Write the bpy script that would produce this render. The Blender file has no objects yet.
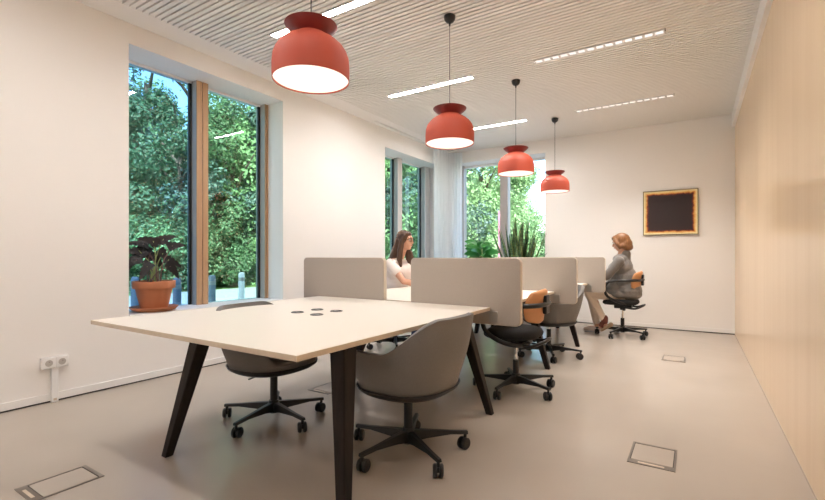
import bpy, bmesh, math, random
from mathutils import Vector, Matrix, Euler
PI = math.pi
R = math.radians
scn = bpy.context.scene
col = scn.collection

# ------------------------------------------------------------------ materials
def mat(name, color, rough=0.5, metal=0.0, bump=0.0, bscale=200.0, vary=0.0, vscale=8.0, coat=0.0, sheen=0.0, trans=0.0, spec=0.5, stretch=None):
    m = bpy.data.materials.new(name); m.use_nodes = True
    nt = m.node_tree; b = nt.nodes['Principled BSDF']
    c = tuple(color) + (1,)
    b.inputs['Base Color'].default_value = c
    b.inputs['Roughness'].default_value = rough
    b.inputs['Metallic'].default_value = metal
    b.inputs['Coat Weight'].default_value = coat
    b.inputs['Sheen Weight'].default_value = sheen
    b.inputs['Specular IOR Level'].default_value = spec
    tc = nt.nodes.new('ShaderNodeTexCoord'); mp = nt.nodes.new('ShaderNodeMapping')
    nt.links.new(tc.outputs['Object'], mp.inputs['Vector'])
    if stretch: mp.inputs['Scale'].default_value = stretch
    if vary > 0:
        n = nt.nodes.new('ShaderNodeTexNoise'); n.inputs['Scale'].default_value = vscale; n.inputs['Detail'].default_value = 5
        nt.links.new(mp.outputs[0], n.inputs['Vector'])
        mx = nt.nodes.new('ShaderNodeMix'); mx.data_type = 'RGBA'
        mx.inputs[6].default_value = tuple(max(0, x * (1 - vary)) for x in color) + (1,)
        mx.inputs[7].default_value = tuple(min(1, x * (1 + vary)) for x in color) + (1,)
        nt.links.new(n.outputs['Fac'], mx.inputs[0]); nt.links.new(mx.outputs[2], b.inputs['Base Color'])
    if bump > 0:
        n2 = nt.nodes.new('ShaderNodeTexNoise'); n2.inputs['Scale'].default_value = bscale; n2.inputs['Detail'].default_value = 3
        nt.links.new(mp.outputs[0], n2.inputs['Vector'])
        bp = nt.nodes.new('ShaderNodeBump'); bp.inputs['Strength'].default_value = bump; bp.inputs['Distance'].default_value = 0.002
        nt.links.new(n2.outputs['Fac'], bp.inputs['Height']); nt.links.new(bp.outputs[0], b.inputs['Normal'])
    if trans > 0:
        out = nt.nodes['Material Output']; tr = nt.nodes.new('ShaderNodeBsdfTranslucent'); tr.inputs['Color'].default_value = c
        ms = nt.nodes.new('ShaderNodeMixShader'); ms.inputs[0].default_value = trans
        nt.links.new(b.outputs[0], ms.inputs[1]); nt.links.new(tr.outputs[0], ms.inputs[2]); nt.links.new(ms.outputs[0], out.inputs[0])
    return m

def emis(name, color, s):
    m = bpy.data.materials.new(name); m.use_nodes = True
    nt = m.node_tree; nt.nodes.remove(nt.nodes['Principled BSDF'])
    e = nt.nodes.new('ShaderNodeEmission'); e.inputs[0].default_value = tuple(color) + (1,); e.inputs[1].default_value = s
    nt.links.new(e.outputs[0], nt.nodes['Material Output'].inputs[0]); return m

def glass(name, tint, refl=1.0):
    m = bpy.data.materials.new(name); m.use_nodes = True
    nt = m.node_tree; nt.nodes.remove(nt.nodes['Principled BSDF'])
    t = nt.nodes.new('ShaderNodeBsdfTransparent'); t.inputs[0].default_value = tuple(tint) + (1,)
    g = nt.nodes.new('ShaderNodeBsdfGlossy'); g.inputs['Roughness'].default_value = 0.0
    g.inputs['Color'].default_value = (refl, refl, refl, 1)
    fr = nt.nodes.new('ShaderNodeFresnel'); fr.inputs[0].default_value = 1.5
    ms = nt.nodes.new('ShaderNodeMixShader')
    ge = nt.nodes.new('ShaderNodeNewGeometry'); iv = nt.nodes.new('ShaderNodeMath'); iv.operation = 'SUBTRACT'; iv.inputs[0].default_value = 1
    nt.links.new(ge.outputs['Backfacing'], iv.inputs[1]); ml = nt.nodes.new('ShaderNodeMath'); ml.operation = 'MULTIPLY'
    nt.links.new(fr.outputs[0], ml.inputs[0]); nt.links.new(iv.outputs[0], ml.inputs[1])
    nt.links.new(ml.outputs[0], ms.inputs[0]); nt.links.new(t.outputs[0], ms.inputs[1]); nt.links.new(g.outputs[0], ms.inputs[2])
    nt.links.new(ms.outputs[0], nt.nodes['Material Output'].inputs[0]); return m

def wood(name, c1, c2, scale=(14, 14, 0.6), rough=0.4, coat=0.0, spec=.5):
    m = bpy.data.materials.new(name); m.use_nodes = True
    nt = m.node_tree; b = nt.nodes['Principled BSDF']; b.inputs['Roughness'].default_value = rough; b.inputs['Coat Weight'].default_value = coat; b.inputs['Specular IOR Level'].default_value = spec
    tc = nt.nodes.new('ShaderNodeTexCoord'); mp = nt.nodes.new('ShaderNodeMapping'); mp.inputs['Scale'].default_value = scale
    n = nt.nodes.new('ShaderNodeTexNoise'); n.inputs['Scale'].default_value = 1.0; n.inputs['Detail'].default_value = 8; n.inputs['Roughness'].default_value = .65
    cr = nt.nodes.new('ShaderNodeValToRGB')
    cr.color_ramp.elements[0].position = .3; cr.color_ramp.elements[0].color = tuple(c1) + (1,)
    cr.color_ramp.elements[1].position = .7; cr.color_ramp.elements[1].color = tuple(c2) + (1,)
    nt.links.new(tc.outputs['Object'], mp.inputs[0]); nt.links.new(mp.outputs[0], n.inputs['Vector'])
    nt.links.new(n.outputs['Fac'], cr.inputs[0]); nt.links.new(cr.outputs[0], b.inputs['Base Color'])
    return m

M = {}
M['wall'] = mat('wall_paint', (.87, .85, .83), .75, bump=.05, bscale=120)
M['white'] = mat('white_trim', (.84, .83, .82), .45)
M['slat'] = mat('ceiling_slat', (.82, .80, .77), .55)
M['slatback'] = mat('ceiling_void', (.06, .05, .045), .9)
M['darkgap'] = mat('dark_joint', (.05, .045, .04), .8)
M['desk'] = mat('desk_laminate', (.80, .735, .65), .38, spec=.4)
M['deskedge'] = mat('desk_edge', (.60, .50, .39), .5, vary=.08, vscale=30)
M['legdark'] = wood('desk_leg_dark', (.010, .007, .006), (.024, .016, .013), (30, 30, 3), .5, 0, .2)
M['steel'] = mat('grey_steel', (.42, .40, .37), .4, .7)
M['chrome'] = mat('chrome', (.75, .75, .75), .15, 1.0)
M['black'] = mat('black_plastic', (.009, .009, .010), .42)
M['blacksoft'] = mat('black_fabric', (.012, .012, .013), .9, bump=.4, bscale=600)
M['screen'] = mat('screen_fabric', (.42, .375, .33), .95, bump=.6, bscale=500, vary=.09, vscale=160, sheen=.2)
M['screenedge'] = mat('screen_edge', (.62, .55, .46), .8)
M['tub'] = mat('tub_grey_fabric', (.17, .16, .153), .95, bump=.7, bscale=450, vary=.22, vscale=220, sheen=.25)
M['tubpan'] = mat('tub_pan', (.020, .016, .015), .5)
M['orange'] = mat('tan_leather', (.62, .30, .13), .5, bump=.2, bscale=300, vary=.06, vscale=15)
M['lamp'] = mat('lamp_coral', (.44, .066, .032), .6)
M['lampdark'] = mat('lamp_flange_red', (.20, .020, .018), .45)
M['lampin'] = mat('lamp_inside_white', (.9, .87, .8), .5)
M['diff'] = emis('lamp_glow', (1, .85, .68), 1.15)
M['strip'] = emis('strip_glow', (1, .955, .925), 60.0)
M['stripfar'] = emis('strip_glow_far', (1, .96, .935), 122.0)
M['stripdim'] = emis('strip_lens_glow', (1, .93, .87), .85)
M['cord'] = mat('black_cord', (.02, .02, .02), .5)
M['oak'] = wood('oak_frame', (.42, .25, .14), (.55, .35, .20), (40, 40, 1.2), .5)
M['alu'] = mat('grey_aluminium', (.40, .36, .34), .45, .2)
M['alul'] = mat('pale_aluminium', (.66, .60, .58), .45, .1)
M['gasket'] = mat('black_gasket', (.012, .012, .012), .6)
M['glassA'] = glass('glass_blue_tint', (.56, .74, .84))
M['glassB'] = glass('glass_green_tint', (.70, .86, .83))
M['glassC'] = glass('glass_clear', (.90, .96, .98))
M['maple'] = wood('maple_panel', (.74, .535, .335), (.82, .62, .415), (9, 9, .35), .28, .3)
M['terra'] = mat('terracotta', (.50, .19, .09), .75, bump=.2, bscale=60, vary=.12, vscale=12)
M['soil'] = mat('soil', (.035, .022, .015), .95, bump=.8, bscale=60)
M['darkleaf'] = mat('dark_purple_leaf', (.010, .007, .009), .55, vary=.5, vscale=40)
M['stemg'] = mat('pale_green_stem', (.30, .36, .14), .5)
M['stemp'] = mat('purple_stem', (.17, .09, .09), .5)
M['rubber'] = mat('broad_green_leaf', (.05, .24, .05), .3, trans=.2, vary=.3, vscale=14)
M['planter'] = mat('grey_planter', (.30, .29, .28), .6)
M['curtain'] = mat('sheer_curtain', (.93, .95, .97), .9, trans=.55)
M['pframe'] = mat('painting_frame', (.16, .12, .075), .5)
M['ground'] = mat('grass_ground', (.10, .17, .045), .9, vary=.4, vscale=3)
M['paving'] = mat('pale_paving', (.27, .28, .29), .85, vary=.1, vscale=2)
M['bollard'] = mat('bollard_grey', (.22, .25, .30), .6)
M['bollardw'] = mat('bollard_white', (.75, .75, .75), .6)
M['bark'] = mat('bark', (.11, .075, .05), .9, bump=.6, bscale=20)
M['leaf1'] = mat('tree_leaf_deep', (.085, .155, .070), .5, trans=.35, vary=.4, vscale=1.2)
M['leaf2'] = mat('tree_leaf_fresh', (.20, .33, .14), .5, trans=.35, vary=.35, vscale=1.2)
M['leaf3'] = mat('tree_leaf_blue', (.09, .15, .12), .5, trans=.35, vary=.4, vscale=1.2)
M['skin'] = mat('skin', (.62, .33, .22), .5, vary=.05, vscale=20)
M['lips'] = mat('lips', (.42, .12, .10), .45)
M['eyew'] = mat('eye_white', (.8, .78, .75), .3)
M['eyed'] = mat('eye_dark', (.03, .018, .012), .2)
M['brow'] = mat('eyebrow', (.08, .04, .025), .8)
M['hairb'] = wood('brown_hair', (.045, .020, .011), (.125, .060, .034), (60, 60, 3), .42)
M['hairr'] = wood('auburn_hair', (.15, .058, .022), (.33, .155, .062), (60, 60, 4), .42)
M['blouse'] = mat('white_blouse', (.80, .72, .68), .85, bump=.3, bscale=20)
M['blazer'] = mat('grey_blazer', (.17, .155, .145), .9, bump=.6, bscale=160, vary=.22, vscale=60, sheen=.3)
M['shirtblue'] = mat('pale_blue_shirt', (.50, .60, .75), .8)
M['jeans'] = mat('blue_jeans', (.05, .08, .16), .85)
M['cream'] = mat('cream_trousers', (.74, .62, .52), .85, bump=.3, bscale=25)
M['sandal'] = mat('brown_leather', (.20, .055, .04), .5)
M['cork'] = mat('cork_sole', (.36, .25, .16), .8)
M['shoew'] = mat('pale_shoe', (.68, .55, .50), .7)
M['boxframe'] = mat('floor_box_frame', (.20, .17, .145), .45, .4)
M['metalcup'] = mat('port_ring', (.06, .06, .06), .35, .6)
M['porthole'] = mat('port_lid', (.30, .30, .30), .3, .8)
M['pink'] = mat('banner_pink', (.42, .16, .20), .6)
M['turq'] = mat('banner_turquoise', (.02, .22, .25), .6)
M['plateblue'] = mat('banner_base_blue', (.05, .25, .55), .5)

def floor_mat():
    m = bpy.data.materials.new('poured_floor'); m.use_nodes = True
    nt = m.node_tree; b = nt.nodes['Principled BSDF']
    tc = nt.nodes.new('ShaderNodeTexCoord'); n = nt.nodes.new('ShaderNodeTexNoise'); n.inputs['Scale'].default_value = .9; n.inputs['Detail'].default_value = 6
    cr = nt.nodes.new('ShaderNodeValToRGB')
    cr.color_ramp.elements[0].position = .35; cr.color_ramp.elements[0].color = (.43, .375, .325, 1)
    cr.color_ramp.elements[1].position = .7; cr.color_ramp.elements[1].color = (.475, .415, .36, 1)
    n2 = nt.nodes.new('ShaderNodeTexNoise'); n2.inputs['Scale'].default_value = 3.5; n2.inputs['Detail'].default_value = 4
    mr = nt.nodes.new('ShaderNodeMapRange'); mr.inputs[3].default_value = .17; mr.inputs[4].default_value = .29
    nt.links.new(tc.outputs['Object'], n.inputs['Vector']); nt.links.new(tc.outputs['Object'], n2.inputs['Vector'])
    nt.links.new(n.outputs['Fac'], cr.inputs[0]); nt.links.new(cr.outputs[0], b.inputs['Base Color'])
    nt.links.new(n2.outputs['Fac'], mr.inputs[0]); nt.links.new(mr.outputs[0], b.inputs['Roughness'])
    b.inputs['Specular IOR Level'].default_value = .55
    return m
M['floor'] = floor_mat()

def snake_mat():
    m = bpy.data.materials.new('striped_sword_leaf'); m.use_nodes = True
    nt = m.node_tree; b = nt.nodes['Principled BSDF']; b.inputs['Roughness'].default_value = .4
    tc = nt.nodes.new('ShaderNodeTexCoord'); w = nt.nodes.new('ShaderNodeTexNoise'); w.inputs['Scale'].default_value = 1
    mp = nt.nodes.new('ShaderNodeMapping'); mp.inputs['Scale'].default_value = (6, 6, 30)
    cr = nt.nodes.new('ShaderNodeValToRGB')
    cr.color_ramp.elements[0].position = .42; cr.color_ramp.elements[0].color = (.018, .06, .022, 1)
    cr.color_ramp.elements[1].position = .62; cr.color_ramp.elements[1].color = (.09, .17, .06, 1)
    nt.links.new(tc.outputs['Object'], mp.inputs[0]); nt.links.new(mp.outputs[0], w.inputs['Vector'])
    nt.links.new(w.outputs['Fac'], cr.inputs[0]); nt.links.new(cr.outputs[0], b.inputs['Base Color'])
    return m
M['snake'] = snake_mat()
M['snakeedge'] = mat('yellow_leaf_margin', (.45, .44, .13), .45)

# ------------------------------------------------------------------ mesh builder
class MB:
    def __init__(s): s.v = []; s.f = []
    def add(s, vs, fs):
        o = len(s.v); s.v += [tuple(p) for p in vs]; s.f += [tuple(i + o for i in f) for f in fs]; return s
    def box(s, a, b, rot=None, piv=None):
        x0, y0, z0 = a; x1, y1, z1 = b
        vs = [Vector(p) for p in ((x0,y0,z0),(x1,y0,z0),(x1,y1,z0),(x0,y1,z0),(x0,y0,z1),(x1,y0,z1),(x1,y1,z1),(x0,y1,z1))]
        if rot is not None:
            pv = Vector(piv) if piv else (Vector(a) + Vector(b)) / 2
            vs = [rot @ (p - pv) + pv for p in vs]
        return s.add(vs, [(0,3,2,1),(4,5,6,7),(0,1,5,4),(1,2,6,5),(2,3,7,6),(3,0,4,7)])
    def tube(s, pts, rad, n=12, cap=True, flat=None):
        pts = [Vector(p) for p in pts]
        rad = rad if isinstance(rad, (list, tuple)) else [rad] * len(pts)
        rings = []; prev = None
        for i, p in enumerate(pts):
            t = (pts[min(i+1, len(pts)-1)] - pts[max(i-1, 0)]).normalized()
            if prev is None:
                up = Vector((0,0,1)) if abs(t.z) < .9 else Vector((0,1,0))
                u = t.cross(up).normalized()
            else:
                u = (prev - t * prev.dot(t)).normalized()
            prev = u; w = t.cross(u)
            fl = flat or 1.0
            rings.append([p + u * math.cos(2*PI*k/n) * rad[i] + w * math.sin(2*PI*k/n) * rad[i] * fl for k in range(n)])
        vs = [q for r in rings for q in r]; fs = []
        for i in range(len(pts)-1):
            for k in range(n):
                a, b = i*n+k, i*n+(k+1) % n
                fs.append((a, b, b+n, a+n))
        if cap:
            fs.append(tuple(reversed(range(n)))); fs.append(tuple((len(pts)-1)*n + k for k in range(n)))
        return s.add(vs, fs)
    def lathe(s, prof, c=(0,0,0), n=40, closed=False):
        vs = []; fs = []
        m = len(prof)
        for r, z in prof:
            for k in range(n):
                a = 2*PI*k/n; vs.append((c[0]+max(r, 1e-5)*math.cos(a), c[1]+max(r, 1e-5)*math.sin(a), c[2]+z))
        for i in range(m-1 if not closed else m):
            j = (i+1) % m
            for k in range(n):
                fs.append((i*n+k, i*n+(k+1) % n, j*n+(k+1) % n, j*n+k))
        return s.add(vs, fs)
    def sph(s, c, r, n=16, m=10, rot=None):
        rx, ry, rz = r if isinstance(r, (list, tuple)) else (r, r, r)
        vs = [Vector((0,0,-rz))]; fs = []
        for i in range(1, m):
            ph = -PI/2 + PI*i/m
            for k in range(n):
                a = 2*PI*k/n; vs.append(Vector((rx*math.cos(ph)*math.cos(a), ry*math.cos(ph)*math.sin(a), rz*math.sin(ph))))
        vs.append(Vector((0,0,rz)))
        for k in range(n): fs.append((0, 1+(k+1) % n, 1+k))
        for i in range(m-2):
            for k in range(n):
                a = 1+i*n+k; b = 1+i*n+(k+1) % n; fs.append((a, b, b+n, a+n))
        L = len(vs)-1
        for k in range(n): fs.append((L, 1+(m-2)*n+k, 1+(m-2)*n+(k+1) % n))
        c = Vector(c)
        if rot is not None: vs = [rot @ p for p in vs]
        return s.add([p + c for p in vs], fs)
    def cap(s, a, ra, b, rb, n=14):
        s.sph(a, ra, n, 8); s.sph(b, rb, n, 8); s.tube([a, b], [ra, rb], n); return s
    def chain(s, pts, rad, n=14):
        for i in range(len(pts)-1): s.cap(pts[i], rad[i], pts[i+1], rad[i+1], n)
        return s
    def prism(s, poly, axis, a0, a1):
        n = len(poly)
        def P(p, a):
            return {'x': (a, p[0], p[1]), 'y': (p[0], a, p[1]), 'z': (p[0], p[1], a)}[axis]
        vs = [P(p, a0) for p in poly] + [P(p, a1) for p in poly]
        fs = [tuple(reversed(range(n))), tuple(range(n, 2*n))] + [(k, (k+1) % n, (k+1) % n + n, k+n) for k in range(n)]
        return s.add(vs, fs)
    def build(s, name, m, parent=None, bevel=0, smooth=True, angle=35, solid=0, fixn=True):
        me = bpy.data.meshes.new(name); me.from_pydata(s.v, [], s.f)
        if fixn:
            bm = bmesh.new(); bm.from_mesh(me); bmesh.ops.recalc_face_normals(bm, faces=bm.faces); bm.to_mesh(me); bm.free()
        me.materials.append(m)
        if smooth:
            me.polygons.foreach_set('use_smooth', [True] * len(me.polygons))
            me.set_sharp_from_angle(angle=R(angle))
        o = bpy.data.objects.new(name, me); col.objects.link(o)
        if parent: o.parent = parent
        if solid:
            md = o.modifiers.new('solid', 'SOLIDIFY'); md.thickness = solid; md.offset = -1
        if bevel:
            b = o.modifiers.new('bevel', 'BEVEL'); b.width = bevel; b.segments = 3; b.limit_method = 'ANGLE'; b.angle_limit = R(40)
        return o

def remesh(mb, name, m, parent, voxel=.008, smooth=4):
    """union overlapping closed pieces into one continuous skin"""
    o = mb.build('tmp', m, None, smooth=False, fixn=False)
    r = o.modifiers.new('r', 'REMESH'); r.mode = 'VOXEL'; r.voxel_size = voxel
    if smooth:
        sm = o.modifiers.new('s', 'SMOOTH'); sm.iterations = smooth; sm.factor = .5
    dg = bpy.context.evaluated_depsgraph_get(); dg.update()
    me = bpy.data.meshes.new_from_object(o.evaluated_get(dg)); me.name = name
    bpy.data.objects.remove(o)
    me.materials.clear(); me.materials.append(m)
    me.polygons.foreach_set('use_smooth', [True] * len(me.polygons))
    q = bpy.data.objects.new(name, me); col.objects.link(q); q.parent = parent
    return q

def tag(o, label=None, cat=None, group=None, kind=None):
    if label: o['label'] = label
    if cat: o['category'] = cat
    if group: o['group'] = group
    if kind: o['kind'] = kind
    return o
def thing(name, label, cat, loc=(0,0,0), rz=0, group=None):
    o = bpy.data.objects.new(name, None); col.objects.link(o); o.empty_display_size = .1
    o.location = loc; o.rotation_euler = (0, 0, rz)
    return tag(o, label, cat, group)
def dup(root, loc, rz, label, group=None):
    r = root.copy(); col.objects.link(r); r.location = loc; r.rotation_euler = (0, 0, rz); r['label'] = label
    if group: r['group'] = group
    for ch in list(root.children):
        c = ch.copy(); col.objects.link(c); c.parent = r
        for g in ch.children:
            d = g.copy(); col.objects.link(d); d.parent = c
    return r
def struct(name, mb, m, parent=None, **k):
    o = mb.build(name, m, parent, **k)
    if parent is None: o['kind'] = 'structure'
    return o

# ------------------------------------------------------------------ room shell
XL, XR, YF, YB = -4.1, 0.46, 7.66, -1.9
CZ = 3.09; TH = .46
W1 = (1.89, 3.575, .59, 2.925)           # window in left wall: y0, y1, z0, z1
W2 = (5.608, 7.50, .22, 2.81)
W3 = (-3.95, -2.19, .22, 2.88)           # window in far wall: x0, x1, z0, z1
fl = MB().box((XL-TH, YB-.3, -.2), (XR+.3, YF+TH, 0)); struct('floor', fl, M['floor'], smooth=False)

wl = MB()
X0, X1 = XL-TH, XL
for y0, y1, z0, z1 in ((YB-.3, W1[0], 0, 3.3), (W1[0], W1[1], 0, W1[2]), (W1[0], W1[1], W1[3], 3.3), (W1[1], W2[0], 0, 3.3),
                       (W2[0], W2[1], 0, W2[2]), (W2[0], W2[1], W2[3], 3.3), (W2[1], YF+TH, 0, 3.3)):
    wl.box((X0, y0, z0), (X1, y1, z1))
struct('wall_left', wl, M['wall'], smooth=False)
wf = MB()
for x0, x1, z0, z1 in ((XL, W3[0], 0, 3.3), (W3[0], W3[1], 0, W3[2]), (W3[0], W3[1], W3[3], 3.3), (W3[1], XR, 0, 3.3)):
    wf.box((x0, YF, z0), (x1, YF+TH, z1))
struct('wall_far', wf, M['wall'], smooth=False)
struct('wall_back', MB().box((XL, YB-.3, 0), (XR, YB, 3.3)), M['wall'], smooth=False)
struct('wall_right', MB().box((XR, YB-.3, 0), (XR+.3, YF+TH, 3.3)), M['maple'], smooth=False)
struct('trim_1', MB().box((XR-.035, YB, 2.912), (XR, YF, 3.13)), M['white'], smooth=False)
struct('trim_2', MB().box((XL, YB, 3.10), (-3.812, YF, 3.3)), M['wall'], smooth=False)

# slatted ceiling: boards along X, 50 mm pitch, the light strips replace one board
ROWS = [-2.73+1.79*k for k in range(0)] or [-.88, .92, 2.70, 4.51, 6.36]
LCOL, RCOL = (-3.23, -2.09), (-1.39, -.235)
sl = MB(); pitch = .05; y = YB + .01
while y < YF - .02:
    y1 = min(y + .034, YF - .004)
    lit = [r for r in ROWS if abs((y + y1) / 2 - r) < .052]
    segs = [(-3.812, XR-.036)]
    if lit: segs = [(-3.812, LCOL[0]-.01), (LCOL[1]+.01, RCOL[0]-.01), (RCOL[1]+.01, XR-.036)]
    for a, b in segs: sl.box((a, y, CZ), (b, y1, CZ+.022))
    y += pitch
ce = struct('ceiling', sl, M['slat'], smooth=False)
bk = MB().box((-3.812, YB, CZ+.034), (XR, YF, CZ+.2)); bk.build('ceiling_backing', M['slatback'], ce, smooth=False)

# baseboards with a dark joint under them
struct('baseboard_left', MB().box((XL, YB, .012), (XL+.012, W2[0], .065)), M['white'], smooth=False)
MB().box((XL, YB, 0), (XL+.006, W2[0], .012)).build('joint', M['darkgap'], bpy.data.objects['baseboard_left'], smooth=False)
struct('baseboard_far', MB().box((W3[1], YF-.012, .012), (XR-.002, YF, .065)), M['white'], smooth=False)
MB().box((W3[1], YF-.006, 0), (XR-.002, YF, .012)).build('joint', M['darkgap'], bpy.data.objects['baseboard_far'], smooth=False)
struct('trim_3', MB().box((XR-.004, YB, .001), (XR, YF, .006)), M['floor'], smooth=False)

# ------------------------------------------------------------------ windows
def window_left(name, y0, y1, z0, z1, posts, panes):
    """posts: (y of near side, y of far side, material); panes: (ya, yb, material)"""
    r = thing(name, None, None, (0, 0, 0)); r['kind'] = 'structure'
    xf, xg = XL-.26, XL-.37
    fr = MB().box((xg-.05, y0, z0), (xg+.02, y1, z0+.02)); fr.box((xg-.05, y0, z1-.02), (xg+.02, y1, z1))
    fr.build('frame', M['white'], r, smooth=False)
    for ya, yb, m2 in posts:
        MB().box((xg-.06, ya, z0+.001), (xf-.012, yb, z1-.001)).build('mullion', M['alu'], r, smooth=False)
        mid = (ya+yb)/2
        for q0, q1 in ((ya, mid-.005), (mid+.005, yb)):
            MB().box((xf-.012, q0, z0+.001), (xf, q1, z1-.001)).build('facing', m2, r, smooth=False)
        MB().box((xg-.005, ya-.026, z0+.02), (xg+.016, ya-.001, z1-.02)).build('gasket', M['gasket'], r, smooth=False)
    for ya, yb, m2 in panes:
        MB().box((xg-.012, ya, z0+.02), (xg, yb, z1-.02)).build('pane', m2, r, smooth=False)
    MB().box((xg-.02, y0+.002, z0), (XL+.015, y1-.002, z0+.022)).build('sill', M['white'], r, bevel=.003)
    return r
window_left('window_1', W1[0], W1[1], W1[2]-.02, W1[3],
    [(2.664, 2.792, M['oak']), (3.530, 3.574, M['oak'])],
    [(1.89, 2.665, M['glassA']), (2.79, 3.532, M['glassB'])])
window_left('window_2', *W2[:2], W2[2], W2[3],
    [(6.346, 6.475, M['alul']), (7.26, 7.445, M['alul'])],
    [(5.61, 6.35, M['glassB']), (6.47, 7.262, M['glassB']), (7.44, 7.5, M['glassB'])])
w3 = thing('window_3', None, None); w3['kind'] = 'structure'
yg = YF+.35; yf = YF+.26
f3 = MB().box((W3[0], yg-.02, W3[2]), (W3[1], yg+.05, W3[2]+.04)); f3.box((W3[0], yg-.02, W3[3]-.04), (W3[1], yg+.05, W3[3]))
f3.build('frame', M['white'], w3, smooth=False)
for xa, xb in ((-4.0, -3.87), (-3.11, -2.96), (-2.22, -2.17)):
    MB().box((xa, yf, W3[2]+.001), (xb, yg+.05, W3[3]-.001)).build('mullion', M['alu'], w3, smooth=False)
for xa, xb in ((-3.87, -3.10), (-2.94, -2.2)):
    MB().box((xa, yg, W3[2]+.04), (xb, yg+.012, W3[3]-.04)).build('pane', M['glassC'], w3, smooth=False)
MB().box((W3[0]+.002, YF-.015, W3[2]), (W3[1]-.002, yg-.02, W3[2]+.022)).build('sill', M['white'], w3, bevel=.003)

# ------------------------------------------------------------------ ceiling lights
def strip(x0, x1, y, m2, label, segs=1):
    t = thing('ceiling_light', label, 'ceiling light', ((x0+x1)/2, y, CZ), 0, 'recessed strip lights in the slatted ceiling')
    h = (x1-x0)/2
    fr = MB()
    fr.box((-h, -.040, -.004), (h, -.032, .03)); fr.box((-h, .032, -.004), (h, .040, .03)); fr.box((-h, -.032, -.004), (-h+.008, .032, .03)); fr.box((h-.008, -.032, -.004), (h, .032, .03))
    if segs > 1:                       # louvre bars between the lenses
        for k in range(1, segs):
            a = -h + k*2*h/segs; fr.box((a-.012, -.032, -.002), (a+.012, .032, .0015))
    fr.build('frame', M['white'], t, smooth=False)
    MB().box((-h+.009, -.031, .002), (h-.009, .031, .01)).build('diffuser', m2, t, smooth=False)
    if m2 is M['stripdim']:            # low-glare optics: a narrow downward beam, dull from the side
        ld = bpy.data.lights.new('downlight', 'AREA'); ld.shape = 'RECTANGLE'; ld.size = 2*h-.03; ld.size_y = .055
        ld.energy = 17; ld.spread = R(105); ld.color = (1, .94, .88)
        lo = bpy.data.objects.new('downlight', ld); col.objects.link(lo); lo.parent = t; lo.location = (0, 0, -.004)
    return t
desc = {0: 'near the back wall', 1: 'second row from the back wall', 2: 'beside the nearest pendant lamp', 3: 'between the two nearest pendant lamps', 4: 'nearest the far wall'}
for i, yy in enumerate(ROWS):
    strip(*LCOL, yy, M['stripfar'] if i > 2 else M['strip'], ['white strip light in the left column near the back wall', 'white strip light in the left column behind the nearest pendant',
        'bright strip light partly behind the nearest red pendant lamp', 'bright strip light left of the second pendant lamp cord', 'bright strip light showing between second and third pendant lamps, over the curtain end'][i])
    if i != 2 or True:
        strip(*RCOL, yy, M['stripdim'] if i > 2 else M['strip'], ['segmented strip light in the right column near the back wall', 'segmented strip light in the right column behind the camera side pendant',
        'segmented strip light in the right column level with the nearest pendant', 'segmented strip light upper right, near the wooden wall, the closer of the right pair', 'dimmer segmented strip light just before the far white wall above the painting'][i], 14)

# ------------------------------------------------------------------ pendants
def pendant():
    t = thing('pendant_lamp', '', 'pendant lamp', (0, 0, 0), 0, 'coral bell pendants in a row over the desks')
    # z=0 is the opening of the bell
    out = [(.200, 0), (.2015, .03), (.2015, .08), (.198, .118), (.187, .150), (.168, .178), (.142, .202), (.115, .219), (.094, .230), (.084, .240)]
    ins = [(r-.004, z-.003 if z > .1 else z) for r, z in reversed(out)]
    MB().lathe(out + ins, n=64, closed=True).build('bell_shade', M['lamp'], t, angle=60)
    fl_ = [(.080, .232), (.090, .246), (.110, .262), (.134, .284), (.138, .291), (.134, .293), (.10, .268), (.078, .248), (.02, .240), (.001, .240)]
    MB().lathe(fl_, n=56).build('flange', M['lampdark'], t, angle=60)
    MB().lathe([(.001, .016), (.193, .015), (.1965, .010), (.192, .006), (.001, .006)], n=56).build('diffuser', M['diff'], t)
    MB().lathe([(.001, .25), (.013, .25), (.013, .232), (.001, .228)], n=16).build('socket', M['black'], t)
    return t
HB = 2.03
p0 = pendant()
PX = -1.72
pl = ['largest, nearest coral bell pendant lamp, top left by the left wall', 'second coral bell pendant lamp from the camera, over the first screens',
      'third coral bell pendant lamp, against the middle of the far window', 'smallest, farthest coral bell pendant lamp, beside the painting wall']
hz = [2.03, 2.03, 2.03, 2.03]
cordlen = None
MB().tube([(0,0,.245), (0,0,CZ-HB-.055)], .0028, 8).build('cord', M['cord'], p0)
MB().lathe([(.001, CZ-HB), (.048, CZ-HB-.002), (.048, CZ-HB-.012), (.043, CZ-HB-.035), (.030, CZ-HB-.052), (.010, CZ-HB-.060), (.006, CZ-HB-.085), (.001, CZ-HB-.085)], n=28).build('ceiling_cup', M['black'], p0)
for i, yy in enumerate((1.69, 3.26, 4.86, 6.51)):
    if i == 0: p0.location = (PX, yy, hz[0]); p0['label'] = pl[0]
    else: dup(p0, (PX, yy, hz[i]), .3*i, pl[i])

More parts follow.
